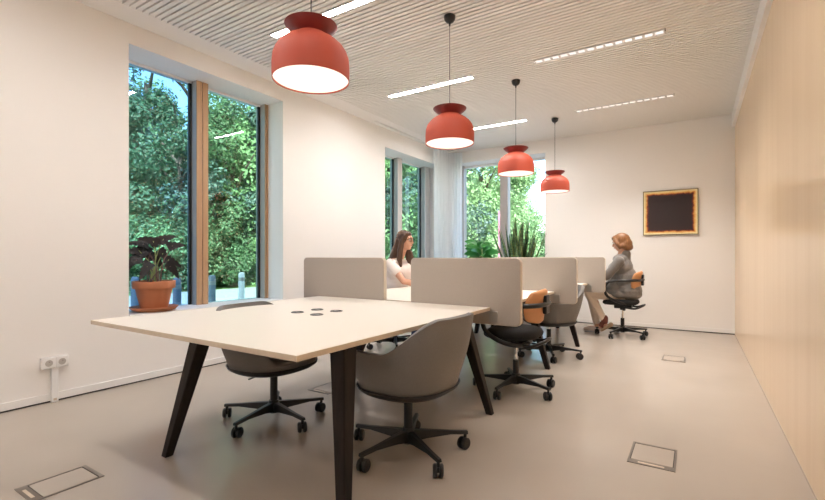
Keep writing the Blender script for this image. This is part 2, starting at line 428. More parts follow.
# ------------------------------------------------------------------ desks
DX0, DX1 = -2.86, -1.215
def leg_mb(fx, fy, tx, ty, zt=.705):
    """faceted tapering leg: foot (fx, fy) at floor, head (tx, ty) under the top"""
    def ring(cx, cy, z, w):
        # square with one creased corner: five-sided
        sx = 1 if fx > tx else -1; sy = -1 if fy < ty else 1
        return [(cx - w/2, cy - w/2, z), (cx + w/2, cy - w/2, z), (cx + w/2, cy + w/2, z), (cx - w/2, cy + w/2, z)]
    m_ = MB(); rs = []
    for k, (z, w) in enumerate(((0.0, .046), (.30, .062), (zt-.03, .084), (zt, .084))):
        f = z/zt
        rs.append(ring(fx+(tx-fx)*f, fy+(ty-fy)*f, z, w))
    vs = [Vector(p) for r in rs for p in r]; fs = [(3,2,1,0), (12,13,14,15)]
    for i in range(3):
        for k in range(4): fs.append((i*4+k, i*4+(k+1) % 4, i*4+4+(k+1) % 4, i*4+4+k))
    m_.add(vs, fs)
    return m_
def desk(y0, y1, feet, label, ports=False):
    t = thing('desk', label, 'desk', (-1.98, (y0+y1)/2, 0), 0, 'white bench desks in a row')
    cy = (y0+y1)/2; cx = -1.98
    MB().box((DX0-cx, y0-cy, .7165), (DX1-cx, y1-cy, .74)).build('tabletop', M['desk'], t, bevel=.0015)
    e = MB(); g = .0012
    e.box((DX0-cx-g, y0-cy-g, .7175), (DX1-cx+g, y0-cy, .7385)); e.box((DX0-cx-g, y1-cy, .7175), (DX1-cx+g, y1-cy+g, .7385))
    e.box((DX0-cx-g, y0-cy, .7175), (DX0-cx, y1-cy, .7385)); e.box((DX1-cx, y0-cy, .7175), (DX1-cx+g, y1-cy, .7385))
    e.build('edge_band', M['deskedge'], t, smooth=False)
    b = MB()
    for xx in (-.42, .42): b.box((xx-.02, y0-cy+.20, .676), (xx+.02, y1-cy-.10, .7165))
    for s_ in (-1, 1):
        b.box((-.45, s_*(cy-y0-.36)-.03, .668), (.72, s_*(cy-y0-.36)+.03, .708))
    b.build('underframe', M['legdark'], t, smooth=False)
    for fx, fy, tx, ty in feet:
        leg_mb(fx-cx, fy-cy, tx-cx, ty-cy).build('leg', M['legdark'], t, bevel=.006, angle=30)
    hl = min(.5, (y1-y0)/2-.12)
    tr = MB(); tr.box((-.16, -hl, .60), (.16, hl, .606)); tr.box((-.16, -hl, .606), (-.154, hl, .66)); tr.box((.154, -hl, .606), (.16, hl, .66))
    for yy in (-hl+.01, 0, hl-.01): tr.box((-.17, yy-.01, .655), (-.15, yy+.01, .7165)); tr.box((.15, yy-.01, .655), (.17, yy+.01, .7165))
    tr.build('cable_tray', M['steel'], t, smooth=False)
    if ports:
        for px_, py_ in ((-2.141, 1.985), (-2.136, 2.155), (-1.957, 1.97), (-1.975, 2.165)):
            c = (px_-cx, py_-cy, .74)
            pr_ = MB().lathe([(.040, 0), (.041, .003), (.037, .0045), (.033, .004), (.032, -.0005), (.001, -.0005)], c, 28).build('cable_port', M['metalcup'], t)
            MB().box((c[0]-.022, c[1]-.010, .7398), (c[0]+.022, c[1]+.012, .7438)).build('port_flap', M['porthole'], pr_, bevel=.003)
    return t
desk(1.122, 2.905, [(-2.45, 1.325, -2.30, 1.45), (-1.222, 1.385, -1.305, 1.475), (-1.206, 2.945-.06, -1.40, 2.82), (-2.62, 2.88, -2.42, 2.80)],
     'nearest white desk with four round cable ports and black splayed legs', True)
desk(2.965, 4.575, [(-2.64, 3.10, -2.45, 3.20), (-1.215, 4.34, -1.40, 4.30), (-2.64, 4.40, -2.45, 4.30)],
     'second white desk from the camera, where the woman in white works')
desk(4.635, 6.205, [(-2.64, 5.80, -2.45, 5.70), (-1.21, 5.62, -1.40, 5.60), (-2.64, 4.75, -2.45, 4.85)],
     'third white desk, between the second and third right-hand screens')
desk(6.265, 7.04, [(-2.64, 6.90, -2.45, 6.85), (-1.78, 6.90, -1.82, 6.85), (-2.64, 6.40, -2.45, 6.45)],
     'farthest white desk by the far wall, where the woman in grey works')

def screen(xa, xb, y, label):
    cx = (xa+xb)/2; w = (xb-xa)/2
    t = thing('desk_screen', label, 'desk screen', (cx, y, .62), 0, 'beige fabric screens between the desks')
    H_ = 1.084 - .62; r = .035
    poly = []
    for (px_, pz_, a0) in ((w-r, r, -90), (w-r, H_-r, 0), (-w+r, H_-r, 90), (-w+r, r, 180)):
        for k in range(7): poly.append((px_ + r*math.cos(R(a0+15*k)), pz_ + r*math.sin(R(a0+15*k))))
    MB().prism(poly, 'y', -.0235, .0235).build('panel', M['screen'], t, bevel=.005)
    n = len(poly); e = MB()
    vs = []; fs = []
    for k, p in enumerate(poly):
        q0, q1 = poly[k-1], poly[(k+1) % n]
        tx, tz = q1[0]-q0[0], q1[1]-q0[1]; L = math.hypot(tx, tz) or 1
        nx, nz = tz/L, -tx/L
        vs += [(p[0]+nx*.0022, -.018, p[1]+nz*.0022), (p[0]+nx*.0022, .018, p[1]+nz*.0022), (p[0]-nx*.004, .018, p[1]-nz*.004), (p[0]-nx*.004, -.018, p[1]-nz*.004)]
    for k in range(n):
        a = 4*k; b = 4*((k+1) % n)
        for j in range(4): fs.append((a+j, a+(j+1) % 4, b+(j+1) % 4, b+j))
    e.add(vs, fs).build('edge_band', M['screenedge'], t)
    for s_ in ((-.25, .25) if xa > -2 else (-.25, .25)):
        MB().box((s_-.03, -.034, .02), (s_+.03, -.0236, .094)).build('bracket', M['steel'], t, bevel=.002)
    return t
screen(-3.06, -2.145, 2.935, 'beige fabric screen on the left, in front of the white wall pier')
screen(-1.88, -1.0, 2.935, 'largest beige fabric screen, nearest on the right, hiding the tan chair partly')
screen(-1.88, -1.0, 4.605, 'middle beige fabric screen on the right, above the farther tub chair')
screen(-1.88, -1.0, 6.235, 'farthest beige fabric screen, right in front of the woman in grey')

# ------------------------------------------------------------------ star base
def star(t, ang, hub_top, chrome_top, wood_m=None):
    bm_ = MB()
    bm_.lathe([(.001, .055), (.030, .055), (.034, .07), (.036, .125), (.030, .14), (.001, .14)], n=24)
    base = None
    hub = bm_.build('hub', M['black'], t)
    for k in range(5):
        a = ang + 2*PI*k/5; c, s_ = math.cos(a), math.sin(a)
        def P(r, w, z): return (r*c - w*s_, r*s_ + w*c, z)
        L = MB(); sec = [(.02, .024, .062, .128), (.10, .021, .078, .122), (.24, .016, .088, .108), (.345, .014, .082, .100)]
        vs = []
        for r_, w, z0, z1 in sec: vs += [P(r_, -w, z0), P(r_, w, z0), P(r_, w*.7, z1), P(r_, -w*.7, z1)]
        fs = [(0,1,2,3), (15,14,13,12)]
        for i in range(3):
            for j in range(4): fs.append((i*4+j, i*4+(j+1) % 4, i*4+4+(j+1) % 4, i*4+4+j))
        L.add(vs, fs)
        L.tube([P(.330, 0, .092), P(.330, 0, .050)], .009, 10)
        lg = L.build('base_leg', M['black'], t, bevel=.003, angle=50)
        cs = MB()
        sw = a + [.6, -1.0, 1.9, .3, -.5][k]
        d = Vector((math.cos(sw), math.sin(sw), 0)); ax = Vector((-d.y, d.x, 0))
        cc = Vector(P(.330, 0, .0335)) - d*.012
        for s2 in (-1, 1):
            q0 = cc + ax*s2*.006; q1 = cc + ax*s2*.027
            cs.tube([q0, q0.lerp(q1, .1), q0.lerp(q1, .75), q1], [.029, .033, .033, .027], 20)
        cs.tube([cc - ax*.01 + Vector((0,0,0)), cc + ax*.01], .012, 10)
        cs.box(tuple(Vector(P(.330, 0, .052)) - Vector((.010, .010, .006))), tuple(Vector(P(.330, 0, .052)) + Vector((.010, .010, .006))))
        cs.build('caster', M['black'], lg)
    MB().tube([(0,0,.13), (0,0,.13+(hub_top-.13))], .0245, 18).build('column', M['black'], t)
    MB().tube([(0,0,hub_top-.01), (0,0,chrome_top)], .0125, 14).build('gas_lift', M['chrome'], t)

def smoothstep(x): x = max(0, min(1, x)); return x*x*(3-2*x)
def tub_chair(label, ang):
    t = thing('tub_chair', label, 'chair', (0,0,0), 0, 'grey tub chairs on black castered bases')
    star(t, ang, .30, .37)
    N, V = 96, 22
    def rim(th):           # th = 0 at the back, pi at the front
        a = abs(th)
        if a < R(112):
            return .785 - .18*smoothstep((a-R(26))/R(58))
        return .605 - .15*smoothstep((a-R(118))/R(26))
    vs = []; fs = []
    for i in range(N):
        th = -PI + 2*PI*i/N
        sx, cy = math.sin(th), -math.cos(th)
        zr = rim(th)
        for j in range(V+1):
            u = j/V
            # profile: flat bottom then curved side
            if u < .25:
                rr = .225*u/.25; z = .365 + .006*(u/.25)
            elif u < .45:
                q = (u-.25)/.2; rr = .225 + .045*math.sin(q*PI/2); z = .371 + .05*(1-math.cos(q*PI/2))
            else:
                q = (u-.45)/.55; z = .421 + (zr-.421)*q; rr = .27 + .085*(z-.421)/.38 + .012*math.sin(q*PI)
            ex = 1.0 + .02*abs(sx); ey = .98 if cy < 0 else .93
            # superellipse plan
            k = (abs(sx)**2.5 + abs(cy)**2.5)**(-1/2.5)
            vs.append((rr*k*sx*ex, rr*k*cy*ey + .0, z))
    for i in range(N):
        i2 = (i+1) % N
        for j in range(V):
            fs.append((i*(V+1)+j, i2*(V+1)+j, i2*(V+1)+j+1, i*(V+1)+j+1))
    sh = MB().add(vs, fs)
    o = sh.build('shell', M['tub'], t, angle=70, fixn=False)
    bm = bmesh.new(); bm.from_mesh(o.data); bmesh.ops.remove_doubles(bm, verts=bm.verts, dist=1e-4); bmesh.ops.recalc_face_normals(bm, faces=bm.faces)
    # make normals point outward (down at the bottom)
    lowest = min(bm.faces, key=lambda f: f.calc_center_median().z)
    if lowest.normal.z > 0: bmesh.ops.reverse_faces(bm, faces=bm.faces)
    bm.to_mesh(o.data); bm.free()
    md = o.modifiers.new('solid', 'SOLIDIFY'); md.thickness = .030; md.offset = -1
    bv = o.modifiers.new('bevel', 'BEVEL'); bv.width = .010; bv.segments = 3; bv.limit_method = 'ANGLE'; bv.angle_limit = R(50)
    # lower pan
    prof = [(.001, .350), (.16, .352), (.236, .361), (.264, .380), (.275, .400), (.271, .402), (.25, .382)]
    pv = []; pf = []; n = 64
    for r_, z in prof:
        for i in range(n):
            th = 2*PI*i/n; sx, cy = math.sin(th), -math.cos(th); k = (abs(sx)**2.5 + abs(cy)**2.5)**(-1/2.5)
            pv.append((r_*k*sx*1.035, r_*k*cy*(.99 if cy < 0 else .94), z))
    for i in range(len(prof)-1):
        for k in range(n): pf.append((i*n+k, i*n+(k+1) % n, (i+1)*n+(k+1) % n, (i+1)*n+k))
    MB().add(pv, pf).build('seat_pan', M['tubpan'], t, angle=50)
    cu = MB(); cu.lathe([(.001, .40), (.20, .40), (.225, .41), (.235, .43), (.222, .455), (.18, .468), (.001, .472)], (0, .0, 0), 48)
    cu.build('seat_cushion', M['tub'], t, angle=60)
    MB().tube([(.05, .0, .36), (.16, .03, .345), (.235, .04, .343)], .005, 8).build('tilt_lever', M['black'], t)
    return t
for lb, x, y, rz, wa_ in (('grey tub chair facing the near desk from the right, its back to the camera side', -1.36, 2.08, 88, 42),
                          ('grey tub chair on the window side of the near desk, mostly under it', -2.387, 2.003, -88, 63),
                          ('small distant grey tub chair beneath the middle screen', -1.36, 4.90, 135, 5)):
    c_ = tub_chair(lb, R(wa_-rz)); c_.location = (x, y, 0); c_.rotation_euler.z = R(rz)
    if x < -2: c_.scale.z = .975

# task chair
def bez(pts, n=8):
    """Catmull-Rom through points"""
    P = [Vector(p) for p in pts]; out = []
    for i in range(len(P)-1):
        p0, p1, p2, p3 = P[max(i-1, 0)], P[i], P[i+1], P[min(i+2, len(P)-1)]
        for k in range(n):
            u = k/n
            out.append(.5*((2*p1) + (-p0+p2)*u + (2*p0-5*p1+4*p2-p3)*u*u + (-p0+3*p1-3*p2+p3)*u**3))
    out.append(P[-1]); return out
def task_chair(label, ang):
    t = thing('task_chair', label, 'chair', (0,0,0), 0, 'swivel chairs with tan backrests and black loop arms')
    star(t, ang, .25, .37)
    # seat
    vs = []; prof = [(.001, .435), (.15, .437), (.205, .445), (.228, .462), (.232, .48), (.222, .502), (.19, .516), (.10, .519), (.001, .516)]
    pv = []; pf = []; n = 56
    for r_, z in prof:
        for i in range(n):
            th = 2*PI*i/n; sx, cy = math.sin(th), math.cos(th); k = (abs(sx)**2.8 + abs(cy)**2.8)**(-1/2.8)
            pv.append((r_*k*sx*1.0, r_*k*cy*.98 + .02, z - (.015*max(0, cy)**2*(r_/.23))))
    for i in range(len(prof)-1):
        for k in range(n): pf.append((i*n+k, i*n+(k+1) % n, (i+1)*n+(k+1) % n, (i+1)*n+k))
    MB().add(pv, pf).build('seat', M['blacksoft'], t, angle=60)
    mc = MB().box((-.07, -.12, .385), (.07, .10, .436)); mc.tube([(0, 0, .36), (0, 0, .40)], .035, 14)
    mc.tube([(-.06,-.02,.39), (0,-.02,.365), (.06,-.02,.39)], .02, 10)
    mc.build('mechanism', M['black'], t, bevel=.01)
    # loop frame: one continuous tube, from under the seat forward, up, back along the arm, round the back and mirrored
    side = [(.08, -.13, .41), (.19, -.08, .405), (.245, .03, .43), (.262, .15, .50), (.266, .185, .60), (.266, .15, .68), (.264, .06, .708), (.260, -.05, .714), (.235, -.15, .718), (.16, -.225, .72), (.0, -.255, .722)]
    full = side + [(-x, y, z) for x, y, z in reversed(side[:-1])]
    MB().tube(bez(full, 7), .018, 12).build('arm_loop', M['black'], t, angle=60)
    MB().tube(bez([(.15, -.02, .415), (.16, -.16, .40), (.10, -.245, .43), (0, -.27, .445), (-.10, -.245, .43), (-.16, -.16, .40), (-.15, -.02, .415)], 6), .013, 10).build('rear_rail', M['black'], t, angle=60)
    # backrest: rounded tan pad, curved in plan
    bv = []; bf = []; nx_, nz_ = 24, 14; W_, H_ = .20, .138
    outl = []
    pad = MB()
    for side_ in (0, 1):
        for i in range(nx_+1):
            for j in range(nz_+1):
                u = -1 + 2*i/nx_; v = -1 + 2*j/nz_
                # squircle mapping
                x = u*math.sqrt(max(0, 1 - .5*v*v*.7)); z = v*math.sqrt(max(0, 1 - .5*u*u*.7))
                edge = min(1, (1-max(abs(u), abs(v)))/.18)
                th_ = .017*math.sqrt(max(0, 1-(1-edge)**2)) + .002
                yy = -.215 + .085*(x*x) + (th_ if side_ else -th_)
                bv.append((x*W_, yy - .02*(z), .702 + z*H_))
    m0 = (nx_+1)*(nz_+1)
    for s_ in (0, 1):
        for i in range(nx_):
            for j in range(nz_):
                a = s_*m0 + i*(nz_+1)+j; q = (a, a+1, a+nz_+2, a+nz_+1); bf.append(q if s_ == 0 else tuple(reversed(q)))
    bound = [i*(nz_+1) for i in range(nx_+1)] + [nx_*(nz_+1)+j for j in range(1, nz_+1)] + [i*(nz_+1)+nz_ for i in range(nx_-1, -1, -1)] + [j for j in range(nz_-1, 0, -1)]
    for k in range(len(bound)):
        a, b = bound[k], bound[(k+1) % len(bound)]; bf.append((a, b, b+m0, a+m0))
    MB().add(bv, bf).build('backrest', M['orange'], t, angle=60)
    MB().box((-.05, -.262, .645), (.05, -.232, .79)).build('back_bracket', M['black'], t, bevel=.008)
    return t
TC = ((-1.245, 3.52, 91, 48, 0, 'tan and black swivel chair standing empty beside the largest screen'),
      (-.85, 6.68, 90, 36, .06, 'tan and black swivel chair the woman in the grey blazer sits on'),
      (-3.05, 4.38, -90, 20, 0, 'tan and black swivel chair the woman in white sits on, at the windows'))
for x, y, rz, wa_, up_, lb in TC:
    c_ = task_chair(lb, R(wa_-rz)); c_.location = (x, y, 0); c_.rotation_euler.z = R(rz)
    for ch in c_.children:
        if ch.name.split('.')[0] in ('arm_loop', 'backrest', 'back_bracket'): ch.location.z = up_

# ------------------------------------------------------------------ people
def hand(mb, wrist, fwd, palm_dn, side, curl=.35, sc=.92):
    """wrist point, forward direction, palm-facing direction, side=+1 thumb towards cross(fwd, palm)"""
    f = Vector(fwd).normalized(); d = Vector(palm_dn); d = (d - f*d.dot(f)).normalized(); s_ = f.cross(d)*side
    w = Vector(wrist)
    pc = w + f*.045*sc
    for k, off in enumerate((-.028, -.010, .010, .028)):
        mb.cap(w + f*.012 + s_*off*.6, .012*sc, w + f*.082*sc + s_*off*sc, .0115*sc, 10)
    lens = (.060, .074, .079, .070)       # little .. index
    for k, (off, L) in enumerate(zip((-.030, -.010, .011, .031), lens)):
        p = w + f*.085*sc + s_*off*sc; a = curl*.5
        dirv = f
        for q, (l_, r0) in enumerate(((.46, .0088), (.30, .0080), (.24, .0072))):
            dirv = (f*math.cos(a) + d*math.sin(a) + s_*off*2.0).normalized()
            p2 = p + dirv*L*l_*sc
            mb.cap(p, r0*sc, p2, (r0-.0006)*sc, 8); p = p2; a += curl
    th = w + f*.022 + s_*.026; t1 = th + (f*.5 + s_*.8 + d*.25).normalized()*.036*sc; t2 = t1 + (f*.85 + s_*.35 + d*.25).normalized()*.030*sc
    mb.chain([th, t1, t2], [.013*sc, .0105*sc, .009*sc], 8)

def person(loc, rz, label, spec):
    t = thing('person', label, 'person', loc, rz)
    S = spec
    hc = Vector(S['head'])                  # centre of the cranium
    pitch = Matrix.Rotation(-S.get('nod', 0), 3, 'X')
    def H(x, y, z): return hc + pitch @ Vector((x, y, z))
    b = MB()
    # trunk
    b.sph((0, -.02, .59), (.165, .125, .10)); b.sph((0, S['lean']*.35, .76), (.125, .090, .15))
    b.sph((0, S['lean']*.75, .93), (.150, .100, .15)); b.sph((0, S['lean']+.0, 1.03), (.165, .075, .06))
    sh = S['lean']
    nb = Vector((0, sh+.0, 1.04)); b.cap(nb, .058, H(0, -.018, -.07), .048)
    # head
    b.sph(H(0, -.012, .018), (.073, .092, .088), 24, 16); b.sph(H(0, .022, -.035), (.058, .064, .078), 20, 14)
    b.sph(H(0, .052, -.088), (.026, .024, .022), 12, 8)                               # chin
    for s_ in (-1, 1): b.sph(H(s_*.036, .045, -.030), (.024, .024, .022), 12, 8)       # cheeks
    b.cap(H(0, .083, .008), .008, H(0, .103, -.026), .0105, 10)                        # nose
    b.sph(H(0, .096, -.031), (.016, .010, .008), 10, 8)
    b.sph(H(0, .083, -.056), (.024, .010, .009), 12, 8)                                # mouth mound
    b.sph(H(0, .072, .030), (.050, .016, .012), 12, 8)                                 # brow
    for s_ in (-1, 1): b.sph(H(s_*.073, -.008, -.018), (.008, .018, .030), 10, 8)      # ears
    # arms
    for s_, A in ((1, S['armR']), (-1, S['armL'])):
        shd, el, wr = (Vector(p) for p in A[:3])
        b.chain([shd, (shd+el)/2, el, (el*.6+wr*.4), wr], [.046, .041, .034, .036, .023])
        hand(b, wr, A[3], A[4], A[5], A[6])
    # legs
    for s_, L in ((1, S['legR']), (-1, S['legL'])):
        hp, kn, an, toe = (Vector(p) for p in L)
        calf = kn.lerp(an, .32) + Vector((0, -.012, 0))
        b.chain([hp, hp.lerp(kn, .5), kn, calf, an], [.088, .075, .054, .052, .034])
        fd = (toe-an)
        b.chain([an, an + Vector((0, -.012, -.045)) + fd*.02, an + fd*.55 + Vector((0, 0, -.012)), toe], [.032, .030, .030, .024])
    body = remesh(b, 'body', M['skin'], t, .0065, 3)
    # eyes, lips, brows
    for s_ in (-1, 1):
        ey = MB().sph(H(s_*.031, .071, .008), .0115, 12, 8).build('eye', M['eyew'], t)
        MB().sph(H(s_*.032, .0785, .007), .0058, 10, 8).build('iris', M['eyed'], ey)
        MB().tube([H(s_*.014, .086, .024), H(s_*.030, .086, .030), H(s_*.048, .074, .024)], [.0025, .003, .002], 6).build('eyebrow', M['brow'], t)
    MB().tube([H(-.020, .083, -.0575), H(0, .0945, -.055), H(.020, .083, -.0575)], [.002, .0055, .002], 8).build('lips', M['lips'], t)
    return t, H

# --- woman in white (local +Y is forward; rotated to face +X)
lean = .07
w1spec = dict(head=(.0, .175, 1.285), nod=.06, lean=lean,
    armR=((.172, lean, 1.01), (.215, .27, .815), (.10, .46, .775), (-.3, 1, -.1), (0, 0, -1), -1, .3),
    armL=((-.172, lean, 1.01), (-.215, .25, .82), (-.09, .46, .775), (.3, 1, -.1), (0, 0, -1), 1, .3),
    legR=((.09, .02, .585), (.11, .42, .565), (.11, .36, .095), (.11, .50, .035)),
    legL=((-.09, .02, .585), (-.11, .42, .565), (-.11, .40, .095), (-.11, .54, .035)))
wa, H1 = person((-3.05, 4.33, 0), R(-90+4), 'seated woman with long brown hair, glasses and a white blouse', w1spec)
g = MB()
g.sph((0, -.02, .62), (.195, .150, .13)); g.sph((0, lean*.35, .77), (.150, .112, .17)); g.sph((0, lean*.75, .93), (.170, .118, .16)); g.sph((0, lean, 1.02), (.178, .092, .068))
g.sph((0, lean+.08, .91), (.145, .11, .12)); g.sph((0, .08, .76), (.145, .13, .15))
for s_, sp in ((1, 'armR'), (-1, 'armL')):
    a, e_ = Vector(w1spec[sp][0]), Vector(w1spec[sp][1])
    g.cap(a, .062, a.lerp(e_, .45), .062); 
remesh(g, 'blouse', M['blouse'], wa, .009, 5)
g = MB(); g.sph((0, -.02, .57), (.180, .150, .085))
for L in ('legR', 'legL'):
    hp, kn, an, toe = (Vector(p) for p in w1spec[L]); g.chain([hp, hp.lerp(kn, .5), kn, kn.lerp(an, .4), an + Vector((0, 0, .02))], [.096, .084, .066, .062, .052])
remesh(g, 'trousers', M['jeans'], wa, .009, 4)
for L in ('legR', 'legL'):
    hp, kn, an, toe = (Vector(p) for p in w1spec[L])
    g = MB(); g.chain([an + Vector((0, -.02, -.045)), an + (toe-an)*.6 + Vector((0, 0, -.01)), toe + Vector((0, .01, 0))], [.042, .040, .032]); remesh(g, 'shoe', M['shoew'], wa, .007, 3)
# long hair
g = MB()
g.sph(H1(0, -.026, .026), (.086, .098, .096), 24, 16)
g.sph(H1(0, .000, .062), (.070, .070, .050), 20, 12)
for s_ in (-1, 1):
    g.chain([H1(s_*.060, .016, .045), H1(s_*.079, -.006, -.03), H1(s_*.088, -.015, -.13), H1(s_*.105, -.008, -.22), H1(s_*.11, .02, -.30)], [.026, .030, .034, .034, .016])
    g.chain([H1(s_*.050, -.06, -.02), H1(s_*.055, -.09, -.13), H1(s_*.075, -.125, -.24), H1(s_*.07, -.125, -.34)], [.05, .05, .048, .022])
g.chain([H1(0, -.075, 0), H1(0, -.10, -.13), H1(0, -.14, -.25), H1(0, -.14, -.36)], [.06, .056, .05, .024])
g.chain([H1(-.095, .03, -.14), H1(-.11, .05, -.24)], [.02, .018])
remesh(g, 'hair', M['hairb'], wa, .006, 4)
gl = MB()
for s_ in (-1, 1):
    pts = [H1(s_*.033 + .024*math.cos(a)*(1), .096 - .010*abs(math.cos(a)), .004 + .018*math.sin(a)) for a in [2*PI*k/20 for k in range(21)]]
    gl.tube(pts, .0022, 6, cap=False)
    gl.tube([H1(s_*.057, .088, .010), H1(s_*.077, .045, .012), H1(s_*.080, -.01, .008)], .0022, 6)
gl.tube([H1(-.010, .096, .008), H1(0, .102, .011), H1(.010, .096, .008)], .002, 6)
gl.build('glasses', M['eyed'], wa)

# --- woman in the grey blazer
lean2 = .05
w2spec = dict(head=(.0, .062, 1.290), nod=.30, lean=lean2,
    armR=((.180, lean2, 1.03), (.235, .18, .81), (.12, .40, .772), (-.35, 1, -.1), (0, 0, -1), -1, .3),
    armL=((-.180, lean2, 1.03), (-.235, .19, .83), (-.12, .41, .772), (.35, 1, -.1), (0, 0, -1), 1, .3),
    legR=((.09, .03, .575), (.10, .46, .56), (.12, .38, .100), (.12, .52, .045)),
    legL=((-.09, .03, .585), (-.13, .44, .575), (-.09, .245, .205), (-.09, .30, .115)))
wb, H2 = person((-.82, 6.68, 0), R(90), 'seated woman with short auburn hair, grey blazer and cream trousers', w2spec)
g = MB()
g.sph((0, -.03, .63), (.210, .185, .16)); g.sph((0, .05, .585), (.215, .205, .095)); g.sph((0, -.05, .58), (.20, .165, .085)); g.sph((0, lean2*.2-.01, .78), (.190, .160, .20)); g.sph((0, lean2*.6, .93), (.190, .135, .17)); g.sph((0, lean2, 1.055), (.192, .105, .075)); g.cap((0, .01, 1.05), .085, (0, -.008, 1.125), .068); g.sph((0, .12, .71), (.165, .105, .17)); g.sph((0, .13, .625), (.212, .165, .125))
g.sph((0, lean2+.07, .92), (.14, .10, .10))
for sp in ('armR', 'armL'):
    a, e_, w_ = (Vector(p) for p in w2spec[sp][:3])
    g.chain([a, a.lerp(e_, .5), e_, e_.lerp(w_, .5), w_ - (w_-e_).normalized()*.02], [.068, .062, .056, .048, .040])

bz = remesh(g, 'blazer', M['blazer'], wb, .009, 4)
g = MB(); g.chain([(-.03, .10, 1.09), (-.042, .045, 1.115), (0, .01, 1.12), (.042, .045, 1.115), (.03, .10, 1.09)], [.012]*5, 8); g.sph((0, .125, 1.0), (.05, .03, .09))
remesh(g, 'shirt', M['shirtblue'], wb, .007, 3)
for zz in (.90, .80):
    MB().sph((0, .222, zz), (.009, .005, .009), 10, 6).build('button', M['eyed'], bz)
g = MB(); g.sph((0, -.01, .565), (.180, .150, .085))
for L in ('legR', 'legL'):
    hp, kn, an, toe = (Vector(p) for p in w2spec[L]); g.chain([hp, hp.lerp(kn, .5), kn, kn.lerp(an, .4), an + (kn-an)*.12], [.098, .086, .068, .060, .048])
remesh(g, 'trousers', M['cream'], wb, .009, 4)
# flat shoe on the floor
hp, kn, an, toe = (Vector(p) for p in w2spec['legR'])
g = MB(); g.chain([an + Vector((0, -.02, -.05)), an + (toe-an)*.6 + Vector((0, 0, -.01)), toe + Vector((0, .015, -.004))], [.040, .039, .032]); so = remesh(g, 'shoe', M['shoew'], wb, .006, 3)
MB().box((.088, .345, .0005), (.152, .545, .009)).build('sole', M['black'], so, bevel=.005)
# tucked sandal
hp, kn, an, toe = (Vector(p) for p in w2spec['legL'])
fd = (toe-an).normalized()
g = MB(); g.cap(an + Vector((0, 0, .035)), .047, an + Vector((0, 0, -.012)), .045); g.cap(an + fd*.055, .040, toe - fd*.03, .036)
sd = remesh(g, 'sandal', M['sandal'], wb, .006, 3)
up = Vector((0, -.72, -.62)).normalized()
g = MB(); a0 = an + up*.070 + Vector((0, -.03, -.0)); a1 = toe + up*.040 + fd*.02
g.chain([a0, (a0+a1)/2 + up*.0, a1], [.030, .024, .018]); g.chain([a0 + Vector((.018, 0, 0)), a1 + Vector((.02, 0, 0))], [.026, .018]); g.chain([a0 - Vector((.018, 0, 0)), a1 - Vector((.02, 0, 0))], [.026, .018])
remesh(g, 'wedge_sole', M['cork'], sd, .006, 3)
# bob
g = MB()
g.sph(H2(0, -.030, .022), (.094, .108, .102), 24, 16); g.sph(H2(0, -.004, .004), (.094, .076, .092), 24, 16); g.sph(H2(0, .020, .062), (.074, .072, .046), 20, 12)
g.sph(H2(0, -.060, -.045), (.094, .088, .088), 20, 12); g.sph(H2(0, -.075, -.095), (.088, .066, .055), 20, 12)
for s_ in (-1, 1):
    g.chain([H2(s_*.066, .044, .040), H2(s_*.084, .028, -.015), H2(s_*.084, .008, -.070)], [.026, .030, .030]); g.cap(H2(s_*.074, -.03, -.06), .036, H2(s_*.06, -.07, -.085), .034)
remesh(g, 'hair', M['hairr'], wb, .007, 16)

# ------------------------------------------------------------------ wall socket, floor boxes, painting, curtain
s0 = thing('wall_socket', 'white double wall socket above its cable duct on the left wall', 'wall socket', (XL, 1.36, .30))
MB().box((0, -.085, -.042), (.040, .085, .042)).build('socket_box', M['white'], s0, bevel=.004)
for yy in (-.041, .041):
    o = MB().box((.040, yy-.037, -.037), (.0445, yy+.037, .037)).build('socket_plate', M['white'], s0, bevel=.002)
    c = MB()
    n = 24; vs = []; 
    vs = [(.0448, yy + .021*math.cos(2*PI*k/n), .021*math.sin(2*PI*k/n)) for k in range(n)] + [(.0452, yy + .024*math.cos(2*PI*k/n), .024*math.sin(2*PI*k/n)) for k in range(n)]
    c.add(vs, [tuple(range(n))] + [(k, (k+1) % n, (k+1) % n+n, k+n) for k in range(n)])
    c.build('recess', mat('socket_recess', (.50, .47, .44), .5), o)
    MB().tube([(.0450, yy, .010), (.058, yy, .010)], .0025, 8).build('earth_pin', M['chrome'], o)
MB().box((.0125, -.022, -.30), (.034, .022, -.042)).build('cable_duct', M['white'], s0, bevel=.002)
MB().box((.034, -.010, -.285), (.036, .010, -.270)).build('clip', M['deskedge'], s0)

def floor_box(x0, x1, y0, y1, label):
    cx, cy = (x0+x1)/2, (y0+y1)/2; a, b = (x1-x0)/2, (y1-y0)/2
    t = thing('floor_box', label, 'floor box', (cx, cy, 0), 0, 'flush floor outlet boxes')
    f_ = MB(); f_.box((-a, -b, .0002), (-a+.010, b, .003)); f_.box((a-.010, -b, .0002), (a, b, .003)); f_.box((-a+.010, b-.018, .0002), (a-.010, b, .003)); f_.box((-a+.010, -b, .0002), (a-.010, -b+.045, .003))
    f_.build('frame', M['boxframe'], t, smooth=False)
    MB().box((-a+.010, -b+.045, .0002), (a-.010, b-.018, .0009)).build('joint', M['darkgap'], t, smooth=False)
    MB().box((-a+.014, -b+.049, .0009), (a-.014, b-.023, .0025)).build('lid', M['floor'], t, smooth=False)
    MB().box((-a*.55, -b+.014, .003), (a*.55, -b+.028, .0036)).build('cable_flap', M['deskedge'], t, smooth=False)
floor_box(-2.70, -2.49, .745, 1.035, 'metal-framed floor box at the lower left, before the desk')
floor_box(-.312, -.088, 2.615, 2.918, 'larger looking metal-framed floor box on the open floor at the right foreground')
